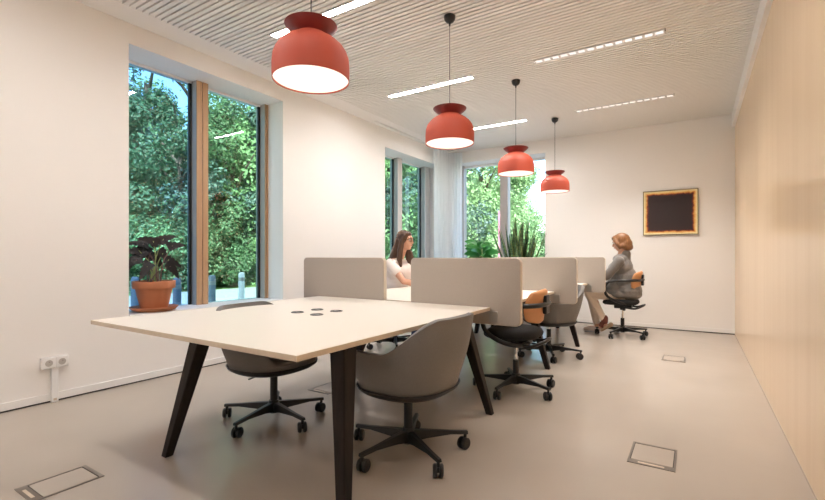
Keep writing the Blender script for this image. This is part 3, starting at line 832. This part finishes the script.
floor_box(-.31, -.092, 5.37, 5.66, 'small distant floor box on the open floor toward the painting')
floor_box(-2.685, -2.46, 2.60, 2.875, 'floor box under the near desk, half hidden by its near right leg')

def paint_mat():
    m = bpy.data.materials.new('abstract_paint'); m.use_nodes = True
    nt = m.node_tree; b = nt.nodes['Principled BSDF']; b.inputs['Roughness'].default_value = .6
    L = nt.links; N = nt.nodes.new
    tc = N('ShaderNodeTexCoord'); nz = N('ShaderNodeTexNoise'); nz.inputs['Scale'].default_value = 22; nz.inputs['Detail'].default_value = 5
    L.new(tc.outputs['Object'], nz.inputs['Vector'])
    sx = N('ShaderNodeSeparateXYZ'); L.new(tc.outputs['Object'], sx.inputs[0])
    def ab(src, sc_):
        a = N('ShaderNodeMath'); a.operation = 'ABSOLUTE'; L.new(src, a.inputs[0])
        q = N('ShaderNodeMath'); q.operation = 'DIVIDE'; L.new(a.outputs[0], q.inputs[0]); q.inputs[1].default_value = sc_; return q.outputs[0]
    mx = N('ShaderNodeMath'); mx.operation = 'MAXIMUM'; L.new(ab(sx.outputs[0], .355), mx.inputs[0]); L.new(ab(sx.outputs[2], .33), mx.inputs[1])
    ad = N('ShaderNodeMath'); ad.operation = 'MULTIPLY_ADD'; L.new(nz.outputs['Fac'], ad.inputs[0]); ad.inputs[1].default_value = .11; L.new(mx.outputs[0], ad.inputs[2])
    cr = N('ShaderNodeValToRGB'); e = cr.color_ramp.elements
    e[0].position = .0; e[0].color = (.020, .011, .013, 1); e[1].position = 1.0; e[1].color = (.86, .74, .42, 1)
    for p, c in ((.83, (.026, .011, .012, 1)), (.88, (.16, .02, .012, 1)), (.91, (.66, .22, .03, 1)), (.955, (.82, .58, .20, 1))):
        q = cr.color_ramp.elements.new(p); q.color = c
    L.new(ad.outputs[0], cr.inputs[0]); L.new(cr.outputs[0], b.inputs['Base Color'])
    return m
pt = thing('framed_painting', 'abstract painting of a dark field with an ochre border on the far wall', 'painting', (-.3275, YF, 1.75))
w_, h_ = .358, .335
fm = MB(); fm.box((-w_, -.028, -h_), (w_, 0, -h_+.010)); fm.box((-w_, -.028, h_-.010), (w_, 0, h_)); fm.box((-w_, -.028, -h_+.010), (-w_+.010, 0, h_-.010)); fm.box((w_-.010, -.028, -h_+.010), (w_, 0, h_-.010))
fm.build('frame', M['pframe'], pt, smooth=False)
MB().box((-w_+.010, -.020, -h_+.010), (w_-.010, -.004, h_-.010)).build('canvas', paint_mat(), pt, smooth=False)

ct = thing('curtain', 'sheer white floor-length curtain gathered in the corner between the windows', 'curtain', (0, 0, 0))
path = bez([(-3.985, 6.93, 0), (-3.985, 7.25, 0), (-3.955, 7.45, 0), (-3.86, 7.545, 0), (-3.72, 7.56, 0)], 40)
vs = []; fs = []; Z = [.02, .5, 1.0, 1.6, 2.2, 2.7, 3.06]
for i, p in enumerate(path):
    a = path[max(i-1, 0)]; b_ = path[min(i+1, len(path)-1)]; tn = (b_-a).normalized(); nn = Vector((tn.y, -tn.x, 0))
    for z in Z:
        amp = .034*(1 - .35*z/3.06); off = amp*math.sin(i*.40 + .12*math.sin(z*2)) + .008*math.sin(i*1.7+z)
        q = p + nn*off; vs.append((q.x, q.y, z))
nz_ = len(Z)
for i in range(len(path)-1):
    for j in range(nz_-1): fs.append((i*nz_+j, (i+1)*nz_+j, (i+1)*nz_+j+1, i*nz_+j+1))
MB().add(vs, fs).build('cloth', M['curtain'], ct, angle=180)
MB().tube(bez([(-3.985, 5.2, 3.085), (-3.985, 7.25, 3.085), (-3.955, 7.45, 3.085), (-3.86, 7.545, 3.085), (-3.6, 7.56, 3.085)], 8), .012, 8).build('track', M['white'], ct)

# ------------------------------------------------------------------ plants
def blade(mb, base, dirv, L, W, droop, wav=0, n=14, fold=.25, shape='lance', seed=0, face=None):
    """leaf blade along a drooping midrib; returns nothing"""
    rnd = random.Random(seed)
    p = Vector(base); d = Vector(dirv).normalized(); vs = []; fs = []
    side = d.cross(Vector((0,0,1)))
    side = side.normalized() if side.length > .05 else Vector((1,0,0))
    for i in range(n+1):
        u = i/n
        if face is not None: side = d.cross(Vector(face)).normalized()
        if shape == 'lance': w = W*math.sin(PI*min(1, u*.93+.05))**.8
        elif shape == 'arrow': w = W*(1-u)**.75*(1.0 if u > .12 else .75+2*u) 
        elif shape == 'sword': w = W*(.75+.25*math.sin(PI*min(u*1.3, 1)))*(1 if u < .72 else max(0, (1-u)/.28)**.7)
        if wav: w *= 1 + wav*math.sin(i*2.1)
        upv = side.cross(d)
        zz = (wav*.03*math.sin(i*1.9) if wav else 0)
        vs += [p - side*w + upv*(w*fold+zz), p, p + side*w + upv*(w*fold-zz)]
        d = (d + Vector((0, 0, -droop/n))).normalized(); p = p + d*L/n
    for i in range(n):
        a = 3*i; fs += [(a, a+1, a+4, a+3), (a+1, a+2, a+5, a+4)]
    mb.add(vs, fs)

def pot_plant():
    t = thing('potted_plant', 'dark purple-leaved plant in a terracotta pot on the window sill', 'potted plant', (-4.235, 2.17, .5925))
    MB().lathe([(.001, 0), (.135, 0), (.175, .012), (.200, .036), (.202, .042), (.196, .043), (.17, .022), (.13, .012), (.001, .012)], n=56).build('saucer', M['terra'], t, angle=50)
    MB().lathe([(.001, .013), (.108, .013), (.112, .02), (.150, .20), (.152, .208), (.172, .210), (.175, .216), (.178, .272), (.174, .278), (.160, .278), (.156, .25), (.001, .25)], n=56).build('pot', M['terra'], t, angle=50)
    MB().lathe([(.154, .25), (.10, .262), (.001, .266)], n=32).build('soil', M['soil'], t)
    rnd = random.Random(11)
    lv = MB(); st = MB(); st2 = MB()
    # camera sees +X side; spread mostly along Y and up
    spec = [(-.20,.17,.2,.24,-1),(-.15,.24,-.1,.22,-1),(-.10,.29,-.3,.20,-1),(-.04,.31,-.4,.20,-1),(.02,.30,-.3,.19,1),(.08,.33,-.5,.17,1),(.14,.28,-.3,.17,1),(.16,.17,.2,.20,1),
            (.12,.12,.8,.20,1),(-.13,.12,.9,.20,-1),(-.02,.20,.6,.20,-1),(.04,.18,.9,.18,1),(-.17,.20,.6,.22,-1),(.10,.22,.9,.17,1),(-.08,.24,.6,.19,-1)]
    for i, (sy, hz_, dr, L, sg) in enumerate(spec):
        sx = rnd.uniform(-.04, .10)
        top = Vector((sx, sy*.85, .265 + hz_*1.22)); b0 = Vector((rnd.uniform(-.04, .04), rnd.uniform(-.05, .05), .26))
        mid = b0.lerp(top, .5) + Vector((0, -.03*sg, .02))
        (st if i % 2 else st2).tube(bez([b0, mid, top], 6), [.0065 - .0003*k for k in range(13)], 7)
        dv = Vector((rnd.uniform(-.1, .25), sg*rnd.uniform(.6, .9), -dr)).normalized()
        blade(lv, top - dv*.05, dv, L, .050, .55, .18, 16, .15, 'arrow', i, (1, -.45, rnd.uniform(.1, .7)))
    lv.v = [(max(p[0], -.21), max(p[1], -.272), p[2]) for p in lv.v]
    lv.build('leaves', M['darkleaf'], t, angle=40, fixn=False); st.build('green_stems', M['stemg'], t); st2.build('purple_stems', M['stemp'], t)
pot_plant()

def big_planter(t, r, h):
    MB().lathe([(.001, 0), (r*.82, 0), (r, h), (r-.02, h), (r-.04, h-.04), (.001, h-.04)], n=40).build('planter', M['planter'], t, angle=40)
    MB().lathe([(r-.035, h-.05), (.001, h-.03)], n=24).build('soil', M['soil'], t)
t = thing('snake_plant', 'tall snake plant with yellow-edged sword leaves before the far window', 'plant', (-2.56, 7.36, 0))
big_planter(t, .20, .58)
rnd = random.Random(5); lv = MB(); ed = MB()
for i in range(58):
    a = rnd.uniform(0, 2*PI); rr = rnd.uniform(.0, .13); tilt = rnd.uniform(.02, .26) + rr*2.0
    if i % 5 == 0: tilt += .38
    if math.sin(a) > 0: tilt *= .35
    b0 = (rr*math.cos(a), rr*math.sin(a), .54)
    L = rnd.uniform(.75, 1.24) * (1 - .25*(tilt > .4))
    d = Vector((math.cos(a)*tilt, math.sin(a)*tilt, 1))
    blade(lv, b0, d, L, .030, .06 + .35*(tilt > .4), 0, 12, .35, 'sword', i)
    blade(ed, (b0[0]+.0, b0[1]+.0, b0[2]-.003), d, L*1.004, .0345, .06 + .35*(tilt > .4), 0, 12, .33, 'sword', i)
lv.build('leaves', M['snake'], t, angle=60, fixn=False, solid=.003); ed.build('leaf_margins', M['snakeedge'], t, angle=60, fixn=False)
t = thing('rubber_plant', 'low plant with broad glossy green leaves left of the snake plant', 'plant', (-3.24, 7.38, 0))
big_planter(t, .17, .52)
rnd = random.Random(9); lv = MB(); st = MB()
for i in range(26):
    a = 2*PI*i*.382 + rnd.uniform(-.2, .2); h0 = .96 + .30*(i/26)
    b0 = Vector((.035*math.cos(a), .035*math.sin(a), h0)); 
    k = .32 if math.sin(a) > .2 else 1
    d = Vector((math.cos(a), math.sin(a)*k, .25 + .75*(i/26)))
    blade(lv, b0, d, rnd.uniform(.27, .36)*(.6 if math.sin(a) > .2 else 1), .062, .8, 0, 10, .15, 'lance', i, (.2, -1, .6))
st.tube([(0,0,.48), (.01,0,.9), (0,0,1.27)], [.016, .012, .006], 8)
lv.build('leaves', M['rubber'], t, angle=60, fixn=False); st.build('stem', M['stemg'], t)

# ------------------------------------------------------------------ outdoors
struct('ground', MB().box((-70, -60, -.5), (60, 80, -.22)), M['ground'], smooth=False)
struct('paving', MB().box((-15.5, -25, -.22), (XL-TH-.02, 30, -.19)).box((XL-TH-.02, YF+TH+.02, -.22), (9, 15, -.19)), M['paving'], smooth=False)

def bollard(x, y, m_, label, h=.98):
    t = thing('bollard', label, 'bollard', (x, y, -.19), 0, 'bollards outside the left window')
    MB().lathe([(.001, 0), (.055, 0), (.055, h-.05), (.048, h-.015), (.03, h), (.001, h)], n=20).build('post', m_, t)
    MB().lathe([(.056, h-.16), (.057, h-.155), (.057, h-.10), (.056, h-.095)], n=20).build('collar', M['steel'], t)
def along(u, d):   # point outside seen at this bearing, d metres away in depth
    a = math.radians(32.617); s_, c_ = math.sin(a), math.cos(a); k = (u-412.5)/443.0
    return ((-s_+k*c_)*d, (c_+k*s_)*d)
for u, d, m_, lb in ((135, 6.6, 'bollard', 'dark grey bollard just left of the terracotta pot'), (177, 6.3, 'bollard', 'dark grey bollard just right of the terracotta pot'),
                   (212, 7.2, 'bollard', 'dark grey bollard seen right of the oak mullion'), (241.5, 8.4, 'bollardw', 'pale bollard toward the right edge of the oak window')):
    x, y = along(u, d); bollard(x, y, M[m_], lb)

def crown_mesh(name, seed, r, n, m_, leaf=.07, nc=34, cr=(.22, .42)):
    rnd = random.Random(seed); mb = MB(); V = mb.v; F = mb.f
    cl = []
    for k in range(nc):
        while True:
            p = Vector((rnd.uniform(-1,1), rnd.uniform(-1,1), rnd.uniform(-1,1)))
            if .25 < p.length < 1: break
        cl.append((Vector((p.x*r[0], p.y*r[1], p.z*r[2])), rnd.uniform(*cr)*r[0]))
    for i in range(n):
        c, cr_ = cl[i % len(cl)]
        d = Vector((rnd.gauss(0,1), rnd.gauss(0,1), rnd.gauss(0,1))).normalized()
        p = c + d*cr_*rnd.uniform(.55, 1.05)
        nrm = (d + Vector((rnd.uniform(-.8,.8), rnd.uniform(-.8,.8), rnd.uniform(-.2,1.0)))).normalized()
        u = nrm.orthogonal().normalized(); u = Matrix.Rotation(rnd.uniform(0, 2*PI), 3, nrm) @ u; w = nrm.cross(u)
        s_ = leaf*rnd.uniform(.7, 1.35); o = len(V)
        V += [tuple(p - u*s_), tuple(p + w*s_*.5 + nrm*s_*.12), tuple(p + u*s_), tuple(p - w*s_*.5 + nrm*s_*.12)]
        F.append((o, o+1, o+2, o+3))
    me = bpy.data.meshes.new(name); me.from_pydata(V, [], F); me.materials.append(m_)
    return me
CR = [crown_mesh('foliage', 1, (2.6, 2.6, 3.3), 17000, M['leaf1'], .07, 36, (.15, .34)), crown_mesh('foliage', 2, (2.5, 2.5, 3.1), 26000, M['leaf2']), crown_mesh('foliage', 3, (2.3, 2.3, 2.9), 10000, M['leaf3'], .07, 34, (.12, .32))]
def trunk_mesh(seed):
    rnd = random.Random(seed); mb = MB()
    mb.tube(bez([(0,0,0), (rnd.uniform(-.1,.1), .05, 1.6), (rnd.uniform(-.2,.2), rnd.uniform(-.2,.2), 3.4), (0, 0, 5.6)], 5), [.17-.008*k for k in range(16)], 10)
    for k in range(7):
        a = k*2.4; z = 1.9+k*.45; mb.tube([(0, 0, z), (.7*math.cos(a), .7*math.sin(a), z+.8), (1.5*math.cos(a), 1.5*math.sin(a), z+1.3)], [.07, .045, .02], 7)
    return mb
TM = [trunk_mesh(k) for k in (3, 4)]
tms = []
for mb in TM:
    o = mb.build('trunk', M['bark'], None); tms.append(o.data); bpy.data.objects.remove(o)
def tree(x, y, kind, sc, rz, label, zc=4.3):
    t = thing('tree', label, 'tree', (x, y, -.2), rz, 'trees outside the windows')
    t.scale = (sc, sc, sc)
    a = bpy.data.objects.new('foliage', CR[kind]); col.objects.link(a); a.parent = t; a.location = (0, 0, zc)
    b = bpy.data.objects.new('trunk', tms[kind % 2]); col.objects.link(b); b.parent = t
    return t
rnd = random.Random(21)
TL = [
 # seen through the left window
 (108, 18.5, 0, 1.35, 'dark leafy tree behind the left edge of the oak-framed window'), (146, 24.0, 2, 1.9, 'bluish tree filling the left pane above the potted plant'), (180, 18.5, 0, 1.2, 'dark tree against the oak mullion from the left'),
 (206, 26.0, 1, 2.0, 'fresh green tree behind the oak mullion'), (232, 19.0, 2, 1.3, 'tree in the middle of the right oak-framed pane'), (266, 22.5, 1, 1.7, 'bright green tree at the right edge of the oak-framed window'),
 (310, 21.0, 1, 1.6, 'tree behind the white pier between the left windows'),
 # through window 2
 (365, 21.0, 1, 1.6, 'green tree at the left edge of the grey-framed window'), (398, 25.0, 1, 1.9, 'green tree behind the seated woman in white'), (426, 20.0, 2, 1.4, 'tree between the grey mullion and the curtain'),
 # through the far window
 (452, 25.0, 1, 1.2, 'green tree showing beside the curtain edge'), (482, 24.0, 1, 1.15, 'bright green tree filling the left pane of the far window'),
 (507, 31.0, 1, 1.15, 'sparse green tree in the right pane under the pale sky'), (549, 34.0, 2, .66, 'low bluish tree at the right edge of the far window')]
for u, d, k, sc, lb in TL:
    x, y = along(u, d); tree(x, y, k, sc, rnd.uniform(0, 6), lb, 3.6)
for x, y, k, lb in ((-19.0, -3.5, 0, 'tree farthest left outside, past the left edge of the picture'), (-20.5, -10.0, 1, 'green tree outside, well beyond the left edge of the picture'), (-25.0, 1.5, 1, 'tall green tree behind the dark ones at the left')):
    tree(x, y, k, 1.7, k*2.0+1, lb, 3.6)
# understorey hedge shrubs
CS = crown_mesh('foliage', 8, (1.5, 1.5, 1.3), 14000, M['leaf1'], .055)
CS2 = crown_mesh('foliage', 9, (1.5, 1.5, 1.3), 14000, M['leaf2'], .055)
def shrub(u, d, me, sc, label):
    x, y = along(u, d)
    t = thing('shrub', label, 'shrub', (x, y, -.2), u, 'shrubs under the trees outside'); t.scale = (sc, sc, sc)
    a = bpy.data.objects.new('foliage', me); col.objects.link(a); a.parent = t; a.location = (0, 0, 1.25)
    mb = MB(); 
    for k in range(5): mb.tube([(0,0,0), (.5*math.cos(k*1.3), .5*math.sin(k*1.3), 1.3)], [.03, .012], 6)
    mb.build('stems', M['bark'], t)
for u, d, me, sc, lb in ((112, 15.9, CS, 1.15, 'low dark shrub behind the bollard left of the pot'), (155, 16.5, CS2, 1.15, 'green shrub directly behind the potted plant'), (196, 17.5, CS, 1.15, 'shrub behind the oak mullion'),
      (224, 19.6, CS, 1.1, 'shrub behind the dark bollard right of the mullion'), (254, 20.5, CS2, 1.1, 'pale green shrub behind the light bollard'), (330, 20.0, CS2, 1.2, 'shrub beyond the white pier'),
      (383, 18.5, CS2, 1.5, 'bright shrub low in the grey-framed window'), (414, 19.0, CS, 1.5, 'shrub near the head of the woman in white'), (468, 21.5, CS2, 1.4, 'shrub behind the low broad-leaved plant'),
      (500, 23.5, CS2, 1.3, 'shrub at the foot of the outdoor banner'), (538, 29.0, CS, 1.15, 'darker shrub behind the snake plant')):
    shrub(u, d, me, sc, lb)
x, y = along(502, 13.0)
bn = thing('banner', 'tall narrow pink and turquoise banner standing outside the far window', 'banner', (x, y, -.19), R(8))
MB().box((-.035, -.02, 1.0), (.035, .02, 2.45)).build('turquoise_panel', M['turq'], bn, bevel=.004)
for s_ in (-1, 1):
    MB().box((s_*.075-.038, -.018, 1.05), (s_*.075+.038, .018, 2.62)).build('pink_panel', M['pink'], bn, bevel=.004)
MB().box((-.12, -.014, .35), (.12, .014, .98)).build('blue_panel', M['plateblue'], bn, bevel=.004)
mb = MB(); mb.tube([(-.115, .03, 0), (-.115, .03, 2.6)], .012, 8); mb.tube([(.115, .03, 0), (.115, .03, 2.6)], .012, 8); mb.box((-.2, -.15, 0), (.2, .15, .03)); mb.build('stand', M['steel'], bn)

# ------------------------------------------------------------------ light
wd = bpy.data.worlds.new('World'); scn.world = wd; wd.use_nodes = True
nt = wd.node_tree; bg = nt.nodes['Background']
sky = nt.nodes.new('ShaderNodeTexSky'); sky.sky_type = 'NISHITA'; sky.sun_disc = False; sky.sun_elevation = R(42); sky.sun_rotation = R(120); sky.air_density = 1.0; sky.dust_density = 2.0
nt.links.new(sky.outputs[0], bg.inputs[0]); bg.inputs[1].default_value = .62
sd_ = bpy.data.lights.new('sun', 'SUN'); sd_.energy = 13.0; sd_.angle = R(1); sd_.color = (1, .95, .86)
so_ = bpy.data.objects.new('sun', sd_); col.objects.link(so_)
# the sun stands high behind the wooden wall and a little behind the camera: it lights the trees, never the room
so_.rotation_euler = Vector((-.62, .42, -.66)).to_track_quat('-Z', 'Y').to_euler()
# roof slab over the room keeps the sun out
struct('roof', MB().box((XL-TH-.1, YB-.4, 3.3), (XR+.4, YF+TH+.1, 3.6)), M['wall'], smooth=False)

# ------------------------------------------------------------------ camera
cd = bpy.data.cameras.new('camera'); cam = bpy.data.objects.new('camera', cd); col.objects.link(cam)
cam.location = (0, 0, 1.10); cam.rotation_euler = (R(90), 0, R(32.617))
cd.sensor_width = 36; cd.lens = 443.0/825*36; cd.shift_y = 6.0/825; cd.clip_start = .02; cd.clip_end = 300
scn.camera = cam
scn.view_settings.view_transform = 'Standard'; scn.view_settings.look = 'None'; scn.view_settings.gamma = 1; scn.view_settings.use_curve_mapping = False
scn.view_settings.exposure = 0.5
cy = scn.cycles
cy.use_denoising = True; cy.max_bounces = 10; cy.diffuse_bounces = 6; cy.glossy_bounces = 4; cy.transparent_max_bounces = 16; cy.sample_clamp_indirect = 8
cy.caustics_reflective = False; cy.caustics_refractive = False
